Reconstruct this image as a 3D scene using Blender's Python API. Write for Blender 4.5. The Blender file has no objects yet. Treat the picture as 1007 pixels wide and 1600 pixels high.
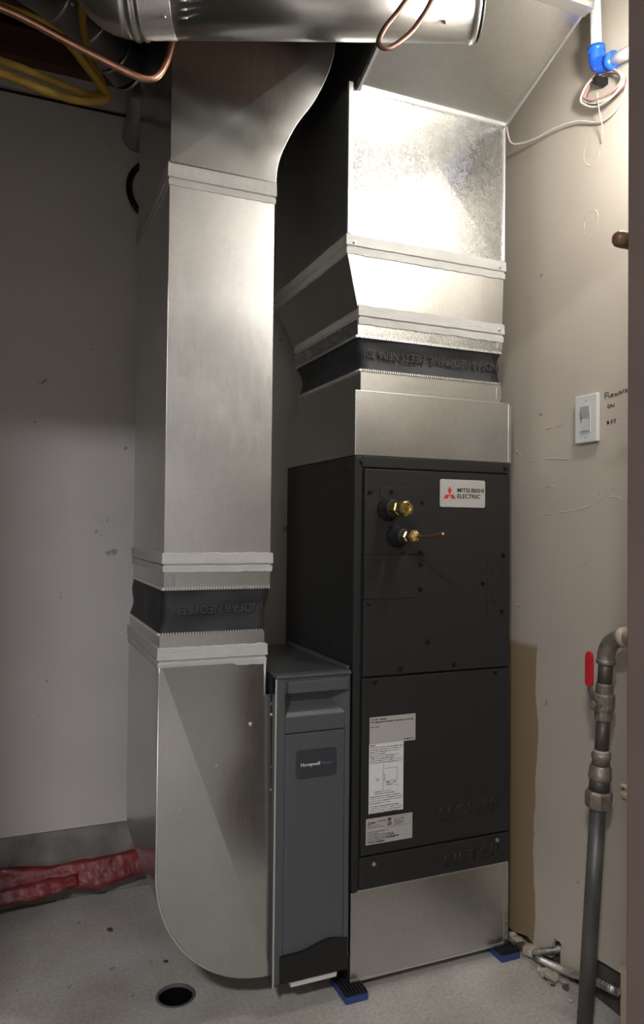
import bpy, bmesh, math, random
from mathutils import Vector, Matrix, geometry
random.seed(7)
scene = bpy.context.scene
COL = scene.collection

# ------------------------------------------------------------------ camera, light, exposure
yaw, pitch, roll = 0.400039, 0.020862, 0.010476
cam_pos = Vector((-0.91337, -1.92288, 1.30571))
fwd = Vector((math.sin(yaw)*math.cos(pitch), math.cos(yaw)*math.cos(pitch), math.sin(pitch)))
rgt = Vector((math.cos(yaw), -math.sin(yaw), 0)); upv = rgt.cross(fwd)
r2 = rgt*math.cos(roll) + upv*math.sin(roll); u2 = -rgt*math.sin(roll) + upv*math.cos(roll)
cd = bpy.data.cameras.new('camera'); cam = bpy.data.objects.new('camera', cd); COL.objects.link(cam)
cd.sensor_fit = 'VERTICAL'; cd.sensor_height = 36.0; cd.lens = 1170.26*36/1600
cd.clip_start = 0.02
cam.matrix_world = Matrix(((r2.x,u2.x,-fwd.x,cam_pos.x),(r2.y,u2.y,-fwd.y,cam_pos.y),(r2.z,u2.z,-fwd.z,cam_pos.z),(0,0,0,1)))
scene.camera = cam

w = bpy.data.worlds.new('world'); scene.world = w; w.use_nodes = True
w.node_tree.nodes['Background'].inputs[0].default_value = (0.5,0.52,0.55,1)
w.node_tree.nodes['Background'].inputs[1].default_value = 0.02

LAMP = Vector((0.37, -0.72, 2.41)); LAMP_STRENGTH = 245.0; LAMP_COL = (1.0, 0.965, 0.925)
HALL = Vector((-1.95, -3.0, 2.93)); HALL_STRENGTH = 185.0; HALL_COL = (0.97, 0.955, 1.0)
vs = scene.view_settings
vs.view_transform = 'Standard'; vs.look = 'None'; vs.exposure = 0.72; vs.gamma = 1.0
vs.use_curve_mapping = False
scene.display_settings.display_device = 'sRGB'

# ------------------------------------------------------------------ materials
M = {}
def srgb(r, g, b):
    f = lambda c: (c/255/12.92) if c/255 <= 0.04045 else ((c/255+0.055)/1.055)**2.4
    return (f(r), f(g), f(b), 1)
def mat(name, col, rough=0.5, metal=0.0, noise=0.0, nscale=20, bump=0.0, bscale=60, spec=0.5, stretch=(1,1,1), rvar=0.0, coat=0.0, emit=None, estr=0.0, detail=4):
    m = bpy.data.materials.new(name); m.use_nodes = True
    nt = m.node_tree; b = nt.nodes['Principled BSDF']
    b.inputs['Base Color'].default_value = col; b.inputs['Roughness'].default_value = rough
    b.inputs['Metallic'].default_value = metal; b.inputs['Specular IOR Level'].default_value = spec
    b.inputs['Coat Weight'].default_value = coat
    if emit:
        b.inputs['Emission Color'].default_value = (*emit, 1); b.inputs['Emission Strength'].default_value = estr
    if noise or bump or rvar:
        tc = nt.nodes.new('ShaderNodeTexCoord'); mp = nt.nodes.new('ShaderNodeMapping')
        mp.inputs['Scale'].default_value = stretch
        nt.links.new(tc.outputs['Object'], mp.inputs['Vector'])
        n1 = nt.nodes.new('ShaderNodeTexNoise'); n1.inputs['Scale'].default_value = nscale; n1.inputs['Detail'].default_value = detail
        nt.links.new(mp.outputs['Vector'], n1.inputs['Vector'])
        if noise:
            mx = nt.nodes.new('ShaderNodeMix'); mx.data_type = 'RGBA'; mx.blend_type = 'MULTIPLY'
            mx.inputs['Factor'].default_value = 1.0
            mx.inputs['A'].default_value = col
            cr = nt.nodes.new('ShaderNodeValToRGB')
            cr.color_ramp.elements[0].position = 0.3; cr.color_ramp.elements[1].position = 0.7
            lo = 1-noise; hi = 1+noise*0.5
            cr.color_ramp.elements[0].color = (lo,lo,lo,1); cr.color_ramp.elements[1].color = (hi,hi,hi,1)
            nt.links.new(n1.outputs['Fac'], cr.inputs['Fac'])
            nt.links.new(cr.outputs['Color'], mx.inputs['B'])
            nt.links.new(mx.outputs['Result'], b.inputs['Base Color'])
        if rvar:
            mr = nt.nodes.new('ShaderNodeMapRange'); mr.inputs['From Min'].default_value = 0.3; mr.inputs['From Max'].default_value = 0.7
            mr.inputs['To Min'].default_value = rough-rvar; mr.inputs['To Max'].default_value = rough+rvar
            nt.links.new(n1.outputs['Fac'], mr.inputs['Value']); nt.links.new(mr.outputs['Result'], b.inputs['Roughness'])
        if bump:
            n2 = nt.nodes.new('ShaderNodeTexNoise'); n2.inputs['Scale'].default_value = bscale; n2.inputs['Detail'].default_value = 5
            nt.links.new(mp.outputs['Vector'], n2.inputs['Vector'])
            bp = nt.nodes.new('ShaderNodeBump'); bp.inputs['Strength'].default_value = bump; bp.inputs['Distance'].default_value = 0.01
            nt.links.new(n2.outputs['Fac'], bp.inputs['Height']); nt.links.new(bp.outputs['Normal'], b.inputs['Normal'])
    M[name] = m
    return m

def galvanised(name, base=(0.60,0.61,0.60), rough=0.36, spangle=0.0, sscale=60, brush=0.06, wave=0.02, grain=0.0):
    """zinc-coated sheet: crystal spangle + vertical brushing in roughness, very slight sheet waviness"""
    m = bpy.data.materials.new(name); m.use_nodes = True
    nt = m.node_tree; b = nt.nodes['Principled BSDF']; L = nt.links.new
    b.inputs['Metallic'].default_value = 1.0
    tc = nt.nodes.new('ShaderNodeTexCoord')
    mp = nt.nodes.new('ShaderNodeMapping'); mp.inputs['Scale'].default_value = (1,1,0.06)
    L(tc.outputs['Object'], mp.inputs['Vector'])
    br = nt.nodes.new('ShaderNodeTexNoise'); br.inputs['Scale'].default_value = 180; br.inputs['Detail'].default_value = 3
    L(mp.outputs['Vector'], br.inputs['Vector'])
    big = nt.nodes.new('ShaderNodeTexNoise'); big.inputs['Scale'].default_value = 5; big.inputs['Detail'].default_value = 3
    L(tc.outputs['Object'], big.inputs['Vector'])
    vo = nt.nodes.new('ShaderNodeTexVoronoi'); vo.inputs['Scale'].default_value = sscale
    dn = nt.nodes.new('ShaderNodeTexNoise'); dn.inputs['Scale'].default_value = sscale*0.8
    L(tc.outputs['Object'], dn.inputs['Vector'])
    ad = nt.nodes.new('ShaderNodeMix'); ad.data_type = 'VECTOR'; ad.inputs['Factor'].default_value = 0.06
    L(tc.outputs['Object'], ad.inputs[4]); L(dn.outputs['Color'], ad.inputs[5])
    L(ad.outputs[1], vo.inputs['Vector'])
    sep = nt.nodes.new('ShaderNodeSeparateColor'); L(vo.outputs['Color'], sep.inputs['Color'])
    def madd(x, k, c):
        n = nt.nodes.new('ShaderNodeMath'); n.operation = 'MULTIPLY_ADD'
        L(x, n.inputs[0]); n.inputs[1].default_value = k
        if isinstance(c, float): n.inputs[2].default_value = c
        else: L(c, n.inputs[2])
        return n.outputs[0]
    r = madd(sep.outputs['Red'], spangle*0.5, rough - spangle*0.25 - brush)
    r = madd(br.outputs['Fac'], 2*brush, r)
    L(r, b.inputs['Roughness'])
    v = madd(sep.outputs['Green'], spangle, 1.0 - spangle*0.5)
    v = madd(big.outputs['Fac'], 0.16, madd(v, 1.0, -0.08))
    v = madd(br.outputs['Fac'], 0.10, madd(v, 1.0, -0.05))
    vm = nt.nodes.new('ShaderNodeVectorMath'); vm.operation = 'SCALE'; vm.inputs[0].default_value = base
    L(v, vm.inputs['Scale']); L(vm.outputs[0], b.inputs['Base Color'])
    wn = nt.nodes.new('ShaderNodeTexNoise'); wn.inputs['Scale'].default_value = 2.2; wn.inputs['Detail'].default_value = 1
    L(tc.outputs['Object'], wn.inputs['Vector'])
    bp = nt.nodes.new('ShaderNodeBump'); bp.inputs['Strength'].default_value = 1.0; bp.inputs['Distance'].default_value = wave
    L(wn.outputs['Fac'], bp.inputs['Height'])
    bp2 = nt.nodes.new('ShaderNodeBump'); bp2.inputs['Strength'].default_value = grain; bp2.inputs['Distance'].default_value = 0.002
    L(br.outputs['Fac'], bp2.inputs['Height']); L(bp.outputs['Normal'], bp2.inputs['Normal'])
    L(bp2.outputs['Normal'], b.inputs['Normal'])
    M[name] = m

galvanised('galv_drop', base=(0.70,0.70,0.68), grain=0.03, rough=0.39, brush=0.07, spangle=0.05)
galvanised('galv_boot', base=(0.56,0.57,0.56), rough=0.22, brush=0.04, spangle=0.04)
galvanised('galv_spangle', base=(0.56,0.58,0.58), rough=0.27, spangle=0.20, sscale=95, brush=0.02)
galvanised('galv_box', base=(0.60,0.60,0.58), rough=0.33, spangle=0.10, sscale=120, brush=0.04)
galvanised('galv_round', base=(0.58,0.58,0.57), rough=0.33, spangle=0.10, sscale=160, brush=0.03, wave=0.004)
galvanised('galv_dark', base=(0.48,0.48,0.48), rough=0.40, spangle=0.15, sscale=90, brush=0.03)
mat('galv_edge', (0.78,0.78,0.76,1), 0.45, 1.0)
mat('mastic', srgb(186,186,182), 0.45, 0, noise=0.08, nscale=40, bump=0.16, bscale=90, stretch=(0.3,0.3,1))
mat('neoprene', srgb(40,41,43), 0.62, 0, noise=0.15, nscale=12, bump=0.08, bscale=300)
mat('neoprene_print', srgb(58,60,55), 0.7)
mat('black_coat', srgb(43,43,42), 0.5, 0, bump=0.02, bscale=700, spec=0.3)
mat('black_screw', srgb(20,20,20), 0.35, 0.3)
mat('steel', (0.6,0.6,0.6,1), 0.35, 1.0)
mat('black_rubber', srgb(18,18,18), 0.55)
mat('brass', (0.80,0.58,0.24,1), 0.24, 1.0, rvar=0.06, nscale=60)
mat('copper', (0.72,0.38,0.26,1), 0.33, 1.0, noise=0.2, nscale=30)
mat('copper_dull', (0.25,0.15,0.12,1), 0.5, 1.0, noise=0.2, nscale=30)
mat('badge', srgb(196,196,192), 0.4, 0.3)
mat('badge_red', srgb(205,56,44), 0.4)
mat('print_black', srgb(22,22,22), 0.6)
mat('print_grey', srgb(105,105,105), 0.7)
mat('paper_grey', srgb(176,173,168), 0.6)
mat('paper_white', srgb(222,222,220), 0.6)
mat('filter_grey', srgb(82,84,86), 0.42, 0, bump=0.015, bscale=900)
mat('filter_plate', srgb(58,60,65), 0.35)
mat('filter_black', srgb(24,24,25), 0.28)
mat('filter_sheet', (0.30,0.33,0.34,1), 0.35, 0.9, noise=0.1, nscale=10)
mat('letter_white', srgb(205,205,205), 0.5)
mat('letter_grey', srgb(105,108,114), 0.5)
mat('gasket', srgb(205,203,195), 0.6)
mat('pad_blue', srgb(50,72,130), 0.5, noise=0.1, nscale=60)
mat('pad_rubber', srgb(26,28,34), 0.6)
mat('pex_white', srgb(208,208,204), 0.35)
mat('pex_blue', srgb(32,96,214), 0.3)
mat('wire_white', srgb(206,200,190), 0.5)
mat('wire_pink', srgb(176,140,128), 0.5)
mat('wire_brown', srgb(96,72,62), 0.5)
mat('cable_yellow', srgb(176,142,60), 0.5, noise=0.12, nscale=30)
mat('switch_plate', srgb(206,208,204), 0.35)
mat('switch_rocker', srgb(176,174,170), 0.35)
mat('marker', srgb(34,28,28), 0.7)
mat('iron', srgb(148,138,126), 0.5, 0.55, noise=0.3, nscale=45, bump=0.2, bscale=80)
mat('iron_dark', srgb(104,96,88), 0.5, 0.5, noise=0.3, nscale=30, bump=0.1, bscale=80)
mat('gas_black', srgb(92,90,86), 0.45, 0.2, noise=0.5, nscale=22, stretch=(1,1,0.3))
mat('iron_paint', srgb(190,178,160), 0.6, 0, noise=0.35, nscale=40)
mat('handle_red', srgb(196,40,48), 0.35)
mat('flex_steel', (0.55,0.53,0.50,1), 0.35, 1.0)
mat('jamb_brown', srgb(116,101,94), 0.55, noise=0.1, nscale=5)
mat('knob_brown', srgb(112,82,60), 0.4)
mat('wood_dark', srgb(98,68,52), 0.8, noise=0.35, nscale=6, stretch=(0.3,4,4))
mat('subfloor', srgb(104,86,70), 0.85, noise=0.3, nscale=8)
mat('baseboard', srgb(206,190,166), 0.5, noise=0.06, nscale=12)
mat('wall_hall', srgb(196,192,186), 0.8, noise=0.03, nscale=3)
mat('debris', srgb(182,172,156), 0.9, noise=0.3, nscale=40, bump=0.4, bscale=60)
mat('debris_dark', srgb(84,70,56), 0.9, noise=0.4, nscale=40, bump=0.4, bscale=60)
mat('sill_dark', srgb(78,74,68), 0.85, noise=0.5, nscale=14, bump=0.4, bscale=25)
mat('drain_black', srgb(14,14,16), 0.4)
mat('drain_ring', srgb(96,93,90), 0.5)
mat('red_plastic', srgb(126,42,43), 0.4, noise=0.45, nscale=14, bump=0.5, bscale=30)
mat('curb', srgb(138,134,128), 0.9, noise=0.42, nscale=11, bump=0.35, bscale=28, detail=8)
mat('porcelain', srgb(235,235,230), 0.3)
mat('bulb_glow', (1,1,1,1), 0.5, emit=LAMP_COL, estr=LAMP_STRENGTH)
mat('led_glow', (1,1,1,1), 0.5, emit=HALL_COL, estr=HALL_STRENGTH)
mat('tape_label', srgb(205,196,176), 0.6)

def wall_material(name, col, stain=None):
    m = mat(name, col, 0.72, 0, bump=0.12, bscale=9, spec=0.3)
    nt = m.node_tree; b = nt.nodes['Principled BSDF']; L = nt.links.new
    tc = nt.nodes.new('ShaderNodeTexCoord')
    n = nt.nodes.new('ShaderNodeTexNoise'); n.inputs['Scale'].default_value = 3.5; n.inputs['Detail'].default_value = 6
    L(tc.outputs['Object'], n.inputs['Vector'])
    cr = nt.nodes.new('ShaderNodeValToRGB'); cr.color_ramp.elements[0].position = 0.3; cr.color_ramp.elements[1].position = 0.7
    cr.color_ramp.elements[0].color = tuple(c*0.94 for c in col[:3])+(1,); cr.color_ramp.elements[1].color = tuple(c*1.03 for c in col[:3])+(1,)
    L(n.outputs['Fac'], cr.inputs['Fac'])
    out = cr.outputs['Color']
    # small scuffs
    n3 = nt.nodes.new('ShaderNodeTexNoise'); n3.inputs['Scale'].default_value = 16; n3.inputs['Detail'].default_value = 2
    L(tc.outputs['Object'], n3.inputs['Vector'])
    mr = nt.nodes.new('ShaderNodeMapRange'); mr.inputs['From Min'].default_value = 0.73; mr.inputs['From Max'].default_value = 0.77
    L(n3.outputs['Fac'], mr.inputs['Value'])
    mx = nt.nodes.new('ShaderNodeMix'); mx.data_type = 'RGBA'; L(mr.outputs['Result'], mx.inputs['Factor'])
    L(out, mx.inputs['A']); mx.inputs['B'].default_value = tuple(c*0.55 for c in col[:3])+(1,)
    out = mx.outputs['Result']
    if stain:
        # the area by the unit never got the new coat: older tan paint with a brushed, wavering border
        sx = nt.nodes.new('ShaderNodeSeparateXYZ'); L(tc.outputs['Object'], sx.inputs['Vector'])
        nn = nt.nodes.new('ShaderNodeTexNoise'); nn.inputs['Scale'].default_value = 4.0; nn.inputs['Detail'].default_value = 5
        L(tc.outputs['Object'], nn.inputs['Vector'])
        def math2(op, a, c):
            k = nt.nodes.new('ShaderNodeMath'); k.operation = op
            for i, v in enumerate((a, c)):
                if isinstance(v, (int, float)): k.inputs[i].default_value = v
                else: L(v, k.inputs[i])
            return k.outputs[0]
        wob = math2('MULTIPLY', math2('SUBTRACT', nn.outputs['Fac'], 0.5), 0.07)
        def step(x, lo, hi):
            q = nt.nodes.new('ShaderNodeMapRange'); q.inputs['From Min'].default_value = lo; q.inputs['From Max'].default_value = hi
            L(x, q.inputs['Value']); return q.outputs['Result']
        a = step(math2('ADD', sx.outputs['Y'], wob), -0.040, -0.034)
        c = step(math2('ADD', math2('MULTIPLY', sx.outputs['Z'], -1), wob), -0.95, -0.93)
        f = math2('MULTIPLY', a, c)
        m2 = nt.nodes.new('ShaderNodeMix'); m2.data_type = 'RGBA'; L(f, m2.inputs['Factor'])
        L(out, m2.inputs['A']); m2.inputs['B'].default_value = stain; out = m2.outputs['Result']
    L(out, b.inputs['Base Color'])
wall_material('paint_right', srgb(190,181,167), stain=srgb(152,132,102))
wall_material('paint_back', srgb(205,201,196))

def floor_material():
    m = mat('concrete', srgb(176,171,164), 0.62, 0, bump=0.06, bscale=70, spec=0.3)
    nt = m.node_tree; b = nt.nodes['Principled BSDF']; L = nt.links.new
    tc = nt.nodes.new('ShaderNodeTexCoord')
    def nz(s, d):
        n = nt.nodes.new('ShaderNodeTexNoise'); n.inputs['Scale'].default_value = s; n.inputs['Detail'].default_value = d
        L(tc.outputs['Object'], n.inputs['Vector']); return n.outputs['Fac']
    def ramp(f, p0, p1, c0, c1):
        cr = nt.nodes.new('ShaderNodeValToRGB'); e = cr.color_ramp.elements
        e[0].position = p0; e[1].position = p1; e[0].color = c0; e[1].color = c1; L(f, cr.inputs['Fac']); return cr.outputs['Color']
    a = ramp(nz(4, 8), 0.3, 0.7, srgb(166,160,151), srgb(197,193,185))
    c = ramp(nz(90, 3), 0.35, 0.65, (0.86,0.86,0.86,1), (1.08,1.08,1.08,1))
    d = ramp(nz(26, 2), 0.24, 0.30, (0.55,0.50,0.45,1), (1,1,1,1))
    def mul(x, y):
        k = nt.nodes.new('ShaderNodeMix'); k.data_type = 'RGBA'; k.blend_type = 'MULTIPLY'; k.inputs['Factor'].default_value = 1
        L(x, k.inputs['A']); L(y, k.inputs['B']); return k.outputs['Result']
    L(mul(mul(a, c), d), b.inputs['Base Color'])
floor_material()

# ------------------------------------------------------------------ mesh helpers
class MB:
    def __init__(self): self.v = []; self.f = []; self.sm = []
    def add(self, vs_, fs, smooth=False):
        o = len(self.v); self.v += [tuple(p) for p in vs_]
        for f in fs: self.f.append([i+o for i in f]); self.sm.append(smooth)
        return self
    def box(self, x0, x1, y0, y1, z0, z1):
        return self.add([(x0,y0,z0),(x1,y0,z0),(x1,y1,z0),(x0,y1,z0),(x0,y0,z1),(x1,y0,z1),(x1,y1,z1),(x0,y1,z1)],
                 [(0,3,2,1),(4,5,6,7),(0,1,5,4),(1,2,6,5),(2,3,7,6),(3,0,4,7)])
    def poly(self, pts): return self.add(pts, [tuple(range(len(pts)))])
    def prism(self, pts, axis, a, b):
        """pts: 2D outline; axis: extrude axis. x: (y,z)  y: (x,z)  z: (x,y)"""
        def P(p, t): return {'x': (t,p[0],p[1]), 'y': (p[0],t,p[1]), 'z': (p[0],p[1],t)}[axis]
        n = len(pts); vs_ = [P(p,a) for p in pts]+[P(p,b) for p in pts]
        return self.add(vs_, [tuple(range(n)), tuple(range(2*n-1,n-1,-1))]+[(i,(i+1)%n,(i+1)%n+n,i+n) for i in range(n)])
    def frame(self, d):
        d = Vector(d).normalized(); t = Vector((0,0,1)) if abs(d.z) < 0.9 else Vector((1,0,0))
        a = d.cross(t).normalized(); return a, d.cross(a)
    def lathe(self, p, d, prof, n=20, smooth=True, phase=0.0):
        """prof: (distance along d, radius)"""
        p = Vector(p); d = Vector(d).normalized(); a, b = self.frame(d); o = []
        for t, r in prof:
            for i in range(n):
                k = 2*math.pi*i/n+phase; o.append(p+d*t+(a*math.cos(k)+b*math.sin(k))*r)
        fs = []
        for j in range(len(prof)-1):
            for i in range(n):
                fs.append((j*n+i, j*n+(i+1)%n, (j+1)*n+(i+1)%n, (j+1)*n+i))
        self.add(o, fs, smooth)
        k = len(self.v)-len(o)
        self.f.append([k+i for i in range(n)][::-1]); self.sm.append(False)
        self.f.append([k+(len(prof)-1)*n+i for i in range(n)]); self.sm.append(False)
        return self
    def tube(self, path, r, n=10, closed=False, smooth=True):
        P = [Vector(q) for q in path]; m = len(P); rr = r if isinstance(r, (list,tuple)) else [r]*m
        o = []; pa = None
        for i in range(m):
            d = (P[(i+1)%m]-P[i-1]) if closed else (P[min(i+1,m-1)]-P[max(i-1,0)])
            d.normalize()
            if pa is None: a, b = self.frame(d)
            else:
                a = pa - d*pa.dot(d)
                a = a.normalized() if a.length > 1e-6 else self.frame(d)[0]
                b = d.cross(a)
            pa = a
            for k in range(n):
                t = 2*math.pi*k/n; o.append(P[i]+(a*math.cos(t)+b*math.sin(t))*rr[i])
        fs = []
        for i in range(m if closed else m-1):
            for k in range(n):
                j = (i+1)%m; fs.append((i*n+k, i*n+(k+1)%n, j*n+(k+1)%n, j*n+k))
        if not closed: fs += [tuple(range(n))[::-1], tuple((m-1)*n+k for k in range(n))]
        return self.add(o, fs, smooth)
    def build(self, name, m, parent=None, bevel=0.0, seg=2, kind=None):
        me = bpy.data.meshes.new(name); me.from_pydata(self.v, [], self.f); me.update()
        for p, s in zip(me.polygons, self.sm): p.use_smooth = s
        bm = bmesh.new(); bm.from_mesh(me); bmesh.ops.recalc_face_normals(bm, faces=bm.faces); bm.to_mesh(me); bm.free()
        me.materials.append(M[m])
        o = bpy.data.objects.new(name, me); COL.objects.link(o)
        if parent is not None: attach(o, parent)
        if bevel:
            md = o.modifiers.new('bevel', 'BEVEL'); md.width = bevel; md.segments = seg; md.limit_method = 'ANGLE'; md.angle_limit = math.radians(40)
        if kind: o['kind'] = kind
        return o

ORIGIN = {}
def attach(o, parent):
    o.parent = parent
    off = Vector(ORIGIN.get(parent.name, (0,0,0)))
    o.matrix_parent_inverse = Matrix.Translation(-off)
def tag(o, label, cat, group=None, kind=None):
    o['label'] = label; o['category'] = cat
    if group: o['group'] = group
    if kind: o['kind'] = kind
    return o
def thing(name, label, cat, loc, group=None):
    o = bpy.data.objects.new(name, None); COL.objects.link(o); o.location = loc; o.empty_display_size = 0.05
    ORIGIN[o.name] = tuple(loc)
    return tag(o, label, cat, group)
def struct(o, label, cat):
    return tag(o, label, cat, None, 'structure')
def smooth_path(pts, n=8, closed=False):
    P = [Vector(p) for p in pts]; out = []; m = len(P)
    for i in range(m if closed else m-1):
        g = lambda k: P[k % m] if closed else P[max(0, min(m-1, k))]
        p0, p1, p2, p3 = g(i-1), g(i), g(i+1), g(i+2)
        for k in range(n):
            t = k/n
            out.append(0.5*((2*p1)+(p2-p0)*t+(2*p0-5*p1+4*p2-p3)*t*t+(3*p1-p0-3*p2+p3)*t**3))
    if not closed: out.append(P[-1])
    return out
def text(name, s, m, parent, origin, xd, yd, width=None, height=0.01, depth=0.0004, bold=0.0, center=False):
    cu = bpy.data.curves.new(name, 'FONT'); cu.body = s; cu.size = 1.0; cu.offset = bold; cu.resolution_u = 3
    ob = bpy.data.objects.new(name, cu); COL.objects.link(ob)
    dg = bpy.context.evaluated_depsgraph_get()
    me = bpy.data.meshes.new_from_object(ob.evaluated_get(dg)); bpy.data.objects.remove(ob); bpy.data.curves.remove(cu)
    xs = [v.co.x for v in me.vertices]; ys = [v.co.y for v in me.vertices]
    x0, x1, y0, y1 = min(xs), max(xs), min(ys), max(ys)
    cap = 0.73; sy = height/cap; sx = width/(x1-x0) if width else sy
    xd = Vector(xd).normalized(); yd = Vector(yd).normalized(); nd = xd.cross(yd); o = Vector(origin)
    for v in me.vertices:
        v.co = o + xd*((v.co.x-x0)*sx) + yd*(v.co.y*sy) + nd*0.0
    if depth:
        bm = bmesh.new(); bm.from_mesh(me)
        r = bmesh.ops.extrude_face_region(bm, geom=bm.faces[:])
        for g in r['geom']:
            if isinstance(g, bmesh.types.BMVert): g.co += nd*depth
        bmesh.ops.recalc_face_normals(bm, faces=bm.faces); bm.to_mesh(me); bm.free()
    me.name = name; me.materials.clear(); me.materials.append(M[m])
    ob = bpy.data.objects.new(name, me); COL.objects.link(ob)
    if parent is not None: attach(ob, parent)
    return ob
def ring_points(x0, x1, y0, y1, n):
    o = []
    for (a, b) in (((x0,y0),(x1,y0)),((x1,y0),(x1,y1)),((x1,y1),(x0,y1)),((x0,y1),(x0,y0))):
        for i in range(n): t = i/n; o.append((a[0]+(b[0]-a[0])*t, a[1]+(b[1]-a[1])*t))
    return o
def loft(rings, smooth=False):
    mb = MB(); n = len(rings[0]); mb.add([p for r in rings for p in r],
        [(j*n+i, j*n+(i+1)%n, (j+1)*n+(i+1)%n, (j+1)*n+i) for j in range(len(rings)-1) for i in range(n)], smooth)
    return mb
def band(name, m, parent, x0, x1, y0, y1, z0, z1, jit=0.0014, prof=((0,-.004),(0.02,.003),(.28,.004),(.33,.001),(.40,.001),(.44,.006),(.96,.005),(1,-.004)), n=26, seed=1):
    """brushed-on sealant over a slip joint: follows the duct, uneven at both edges"""
    rnd = random.Random(seed); rings = []
    q = 4*n; edge = [[(rnd.random()-.5)*2*jit for _ in range(q)] for _ in range(2)]
    for t, pr in prof:
        ring = []
        for i, (x, y) in enumerate(ring_points(x0-pr, x1+pr, y0-pr, y1+pr, n)):
            z = z0+(z1-z0)*t + edge[0][i]*(1-t)*(1-t) + edge[1][i]*t*t
            k = (rnd.random()-.5)*0.0008
            ring.append((x+k, y+k, z))
        rings.append(ring)
    return loft(rings).build(name, m, parent)
def rounded(x0, x1, z0, z1, r, n=5):
    o = []
    for cx, cz, a in ((x1-r,z0+r,-90),(x1-r,z1-r,0),(x0+r,z1-r,90),(x0+r,z0+r,180)):
        for i in range(n+1):
            t = math.radians(a+90*i/n); o.append((cx+r*math.cos(t), cz+r*math.sin(t)))
    return o

# ------------------------------------------------------------------ the room
def build_floor():
    outer = [(-3,-4.6),(2.1,-4.6),(2.1,1.0),(-3,1.0)]
    hole = [(-0.453+0.049*math.cos(2*math.pi*i/28), 0.175+0.049*math.sin(2*math.pi*i/28)) for i in range(28)]
    tris = geometry.tessellate_polygon([[Vector((*p,0)) for p in outer],[Vector((*p,0)) for p in hole]])
    pts = [(*p,0.0) for p in outer+hole]
    mb = MB(); mb.add(pts, [tuple(t) for t in tris])
    n = len(pts); k = 4
    mb.add([(*p,0.0) for p in hole]+[(*p,-0.12) for p in hole], [(i,(i+1)%28,(i+1)%28+28,i+28) for i in range(28)])
    o = mb.build('floor', 'concrete')
    for p in o.data.polygons:
        if abs(p.normal.z) > 0.5 and p.normal.z < 0: p.flip()
    return o
struct(build_floor(), 'bare grey concrete floor with stains', 'floor')
d = thing('floor_drain', 'round black drain hole in the concrete floor in front of the return drop', 'floor drain', (-0.453,0.175,0))
mb = MB(); prof = [(0.0465,-0.005),(0.047,0.0005),(0.0485,0.002),(0.053,0.002),(0.0555,0.0003)]
c = [(-0.453,0.175)]; n = 32
mb.add([(-0.453+r*math.cos(2*math.pi*i/n), 0.175+r*math.sin(2*math.pi*i/n), z) for r, z in prof for i in range(n)],
       [(j*n+i, j*n+(i+1)%n, (j+1)*n+(i+1)%n, (j+1)*n+i) for j in range(len(prof)-1) for i in range(n)], True)
mb.build('drain_rim', 'drain_ring', d)
mb = MB(); cp_ = [(-0.453+r*math.cos(2*math.pi*i/n), 0.175+r*math.sin(2*math.pi*i/n), z) for r, z in ((0.0468,-0.004),(0.046,-0.11),(0.044,-0.115),(0.002,-0.115)) for i in range(n)]
mb.add(cp_, [(j*n+i, j*n+(i+1)%n, (j+1)*n+(i+1)%n, (j+1)*n+i) for j in range(3) for i in range(n)]).build('drain_trap', 'drain_black', d)

struct(MB().box(-1.5,0.75,0.845,0.865,0.246,2.79).box(-1.5,0.75,0.849,0.868,2.812,2.96).build('wall_back', 'paint_back'), 'pale painted drywall at the back, stopping above the concrete curb', 'wall')
struct(MB().box(-1.5,0.75,0.853,0.95,0,0.246).build('baseboard_back', 'curb', bevel=0.004), 'bare concrete curb below the back drywall', 'curb')
o = struct(MB().box(-3,2.1,0.90,0.95,0.2,3.2).build('wall_back_framing', 'wood_dark'), 'dark framing behind the top of the back drywall', 'wall')
o = struct(MB().box(-1.45,0.75,0.80,0.90,2.895,3.0).build('trim_1', 'wood_dark', bevel=0.003), 'dark reddish timber ledger above the back drywall', 'beam')

RW = [(0.86,0.02),(0.064,0.02),(0.0,0.038),(-0.05,0.022),(-0.078,0.02),(-0.112,0.03),(-0.114,0.075),(-0.121,0.080),(-0.124,0.094),(-0.150,0.095),(-0.160,0.088),(-0.153,0.078),(-0.152,0.03),
      (-0.20,0.025),(-0.25,0.035),(-0.262,0.118),(-0.30,0.126),(-0.39,0.134),(-0.95,0.134),(-0.95,2.95),(0.86,2.95)]
wr = struct(MB().prism(RW, 'x', 0.61, 0.623).build('wall_right', 'paint_right'), 'beige drywall on the right with patches, cracks and a tan unpainted area', 'wall')
MB().box(0.632,0.70,-0.95,0.86,0,0.22).build('sill', 'sill_dark', wr, bevel=0.004)
MB().box(0.70,0.75,-0.95,0.95,0,3.2).build('backing', 'wood_dark', wr)
ridges = [
 [(-0.27,2.431),(-0.247,2.414),(-0.236,2.391),(-0.247,2.364),(-0.277,2.344),(-0.297,2.35),(-0.302,2.375)],
 [(-0.245,2.206),(-0.27,2.215),(-0.293,2.197),(-0.288,2.153),(-0.268,2.14),(-0.245,2.16),(-0.242,2.198)],
 [(0.1,1.515),(-0.007,1.519),(-0.098,1.524),(-0.182,1.515)],
 [(0.088,1.374),(-0.009,1.35),(-0.127,1.354),(-0.223,1.368),(-0.299,1.388),(-0.37,1.434)],
 [(-0.339,1.559),(-0.322,1.499),(-0.306,1.402)],
 [(-0.032,1.618),(-0.097,1.618),(-0.181,1.619)],
 [(0.1,1.57),(0.057,1.559),(0.031,1.526)],
 [(-0.299,1.388),(-0.358,1.4),(-0.404,1.381)],
 [(-0.06,1.43),(-0.10,1.44),(-0.14,1.42),(-0.13,1.39),(-0.08,1.385)]]
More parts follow.
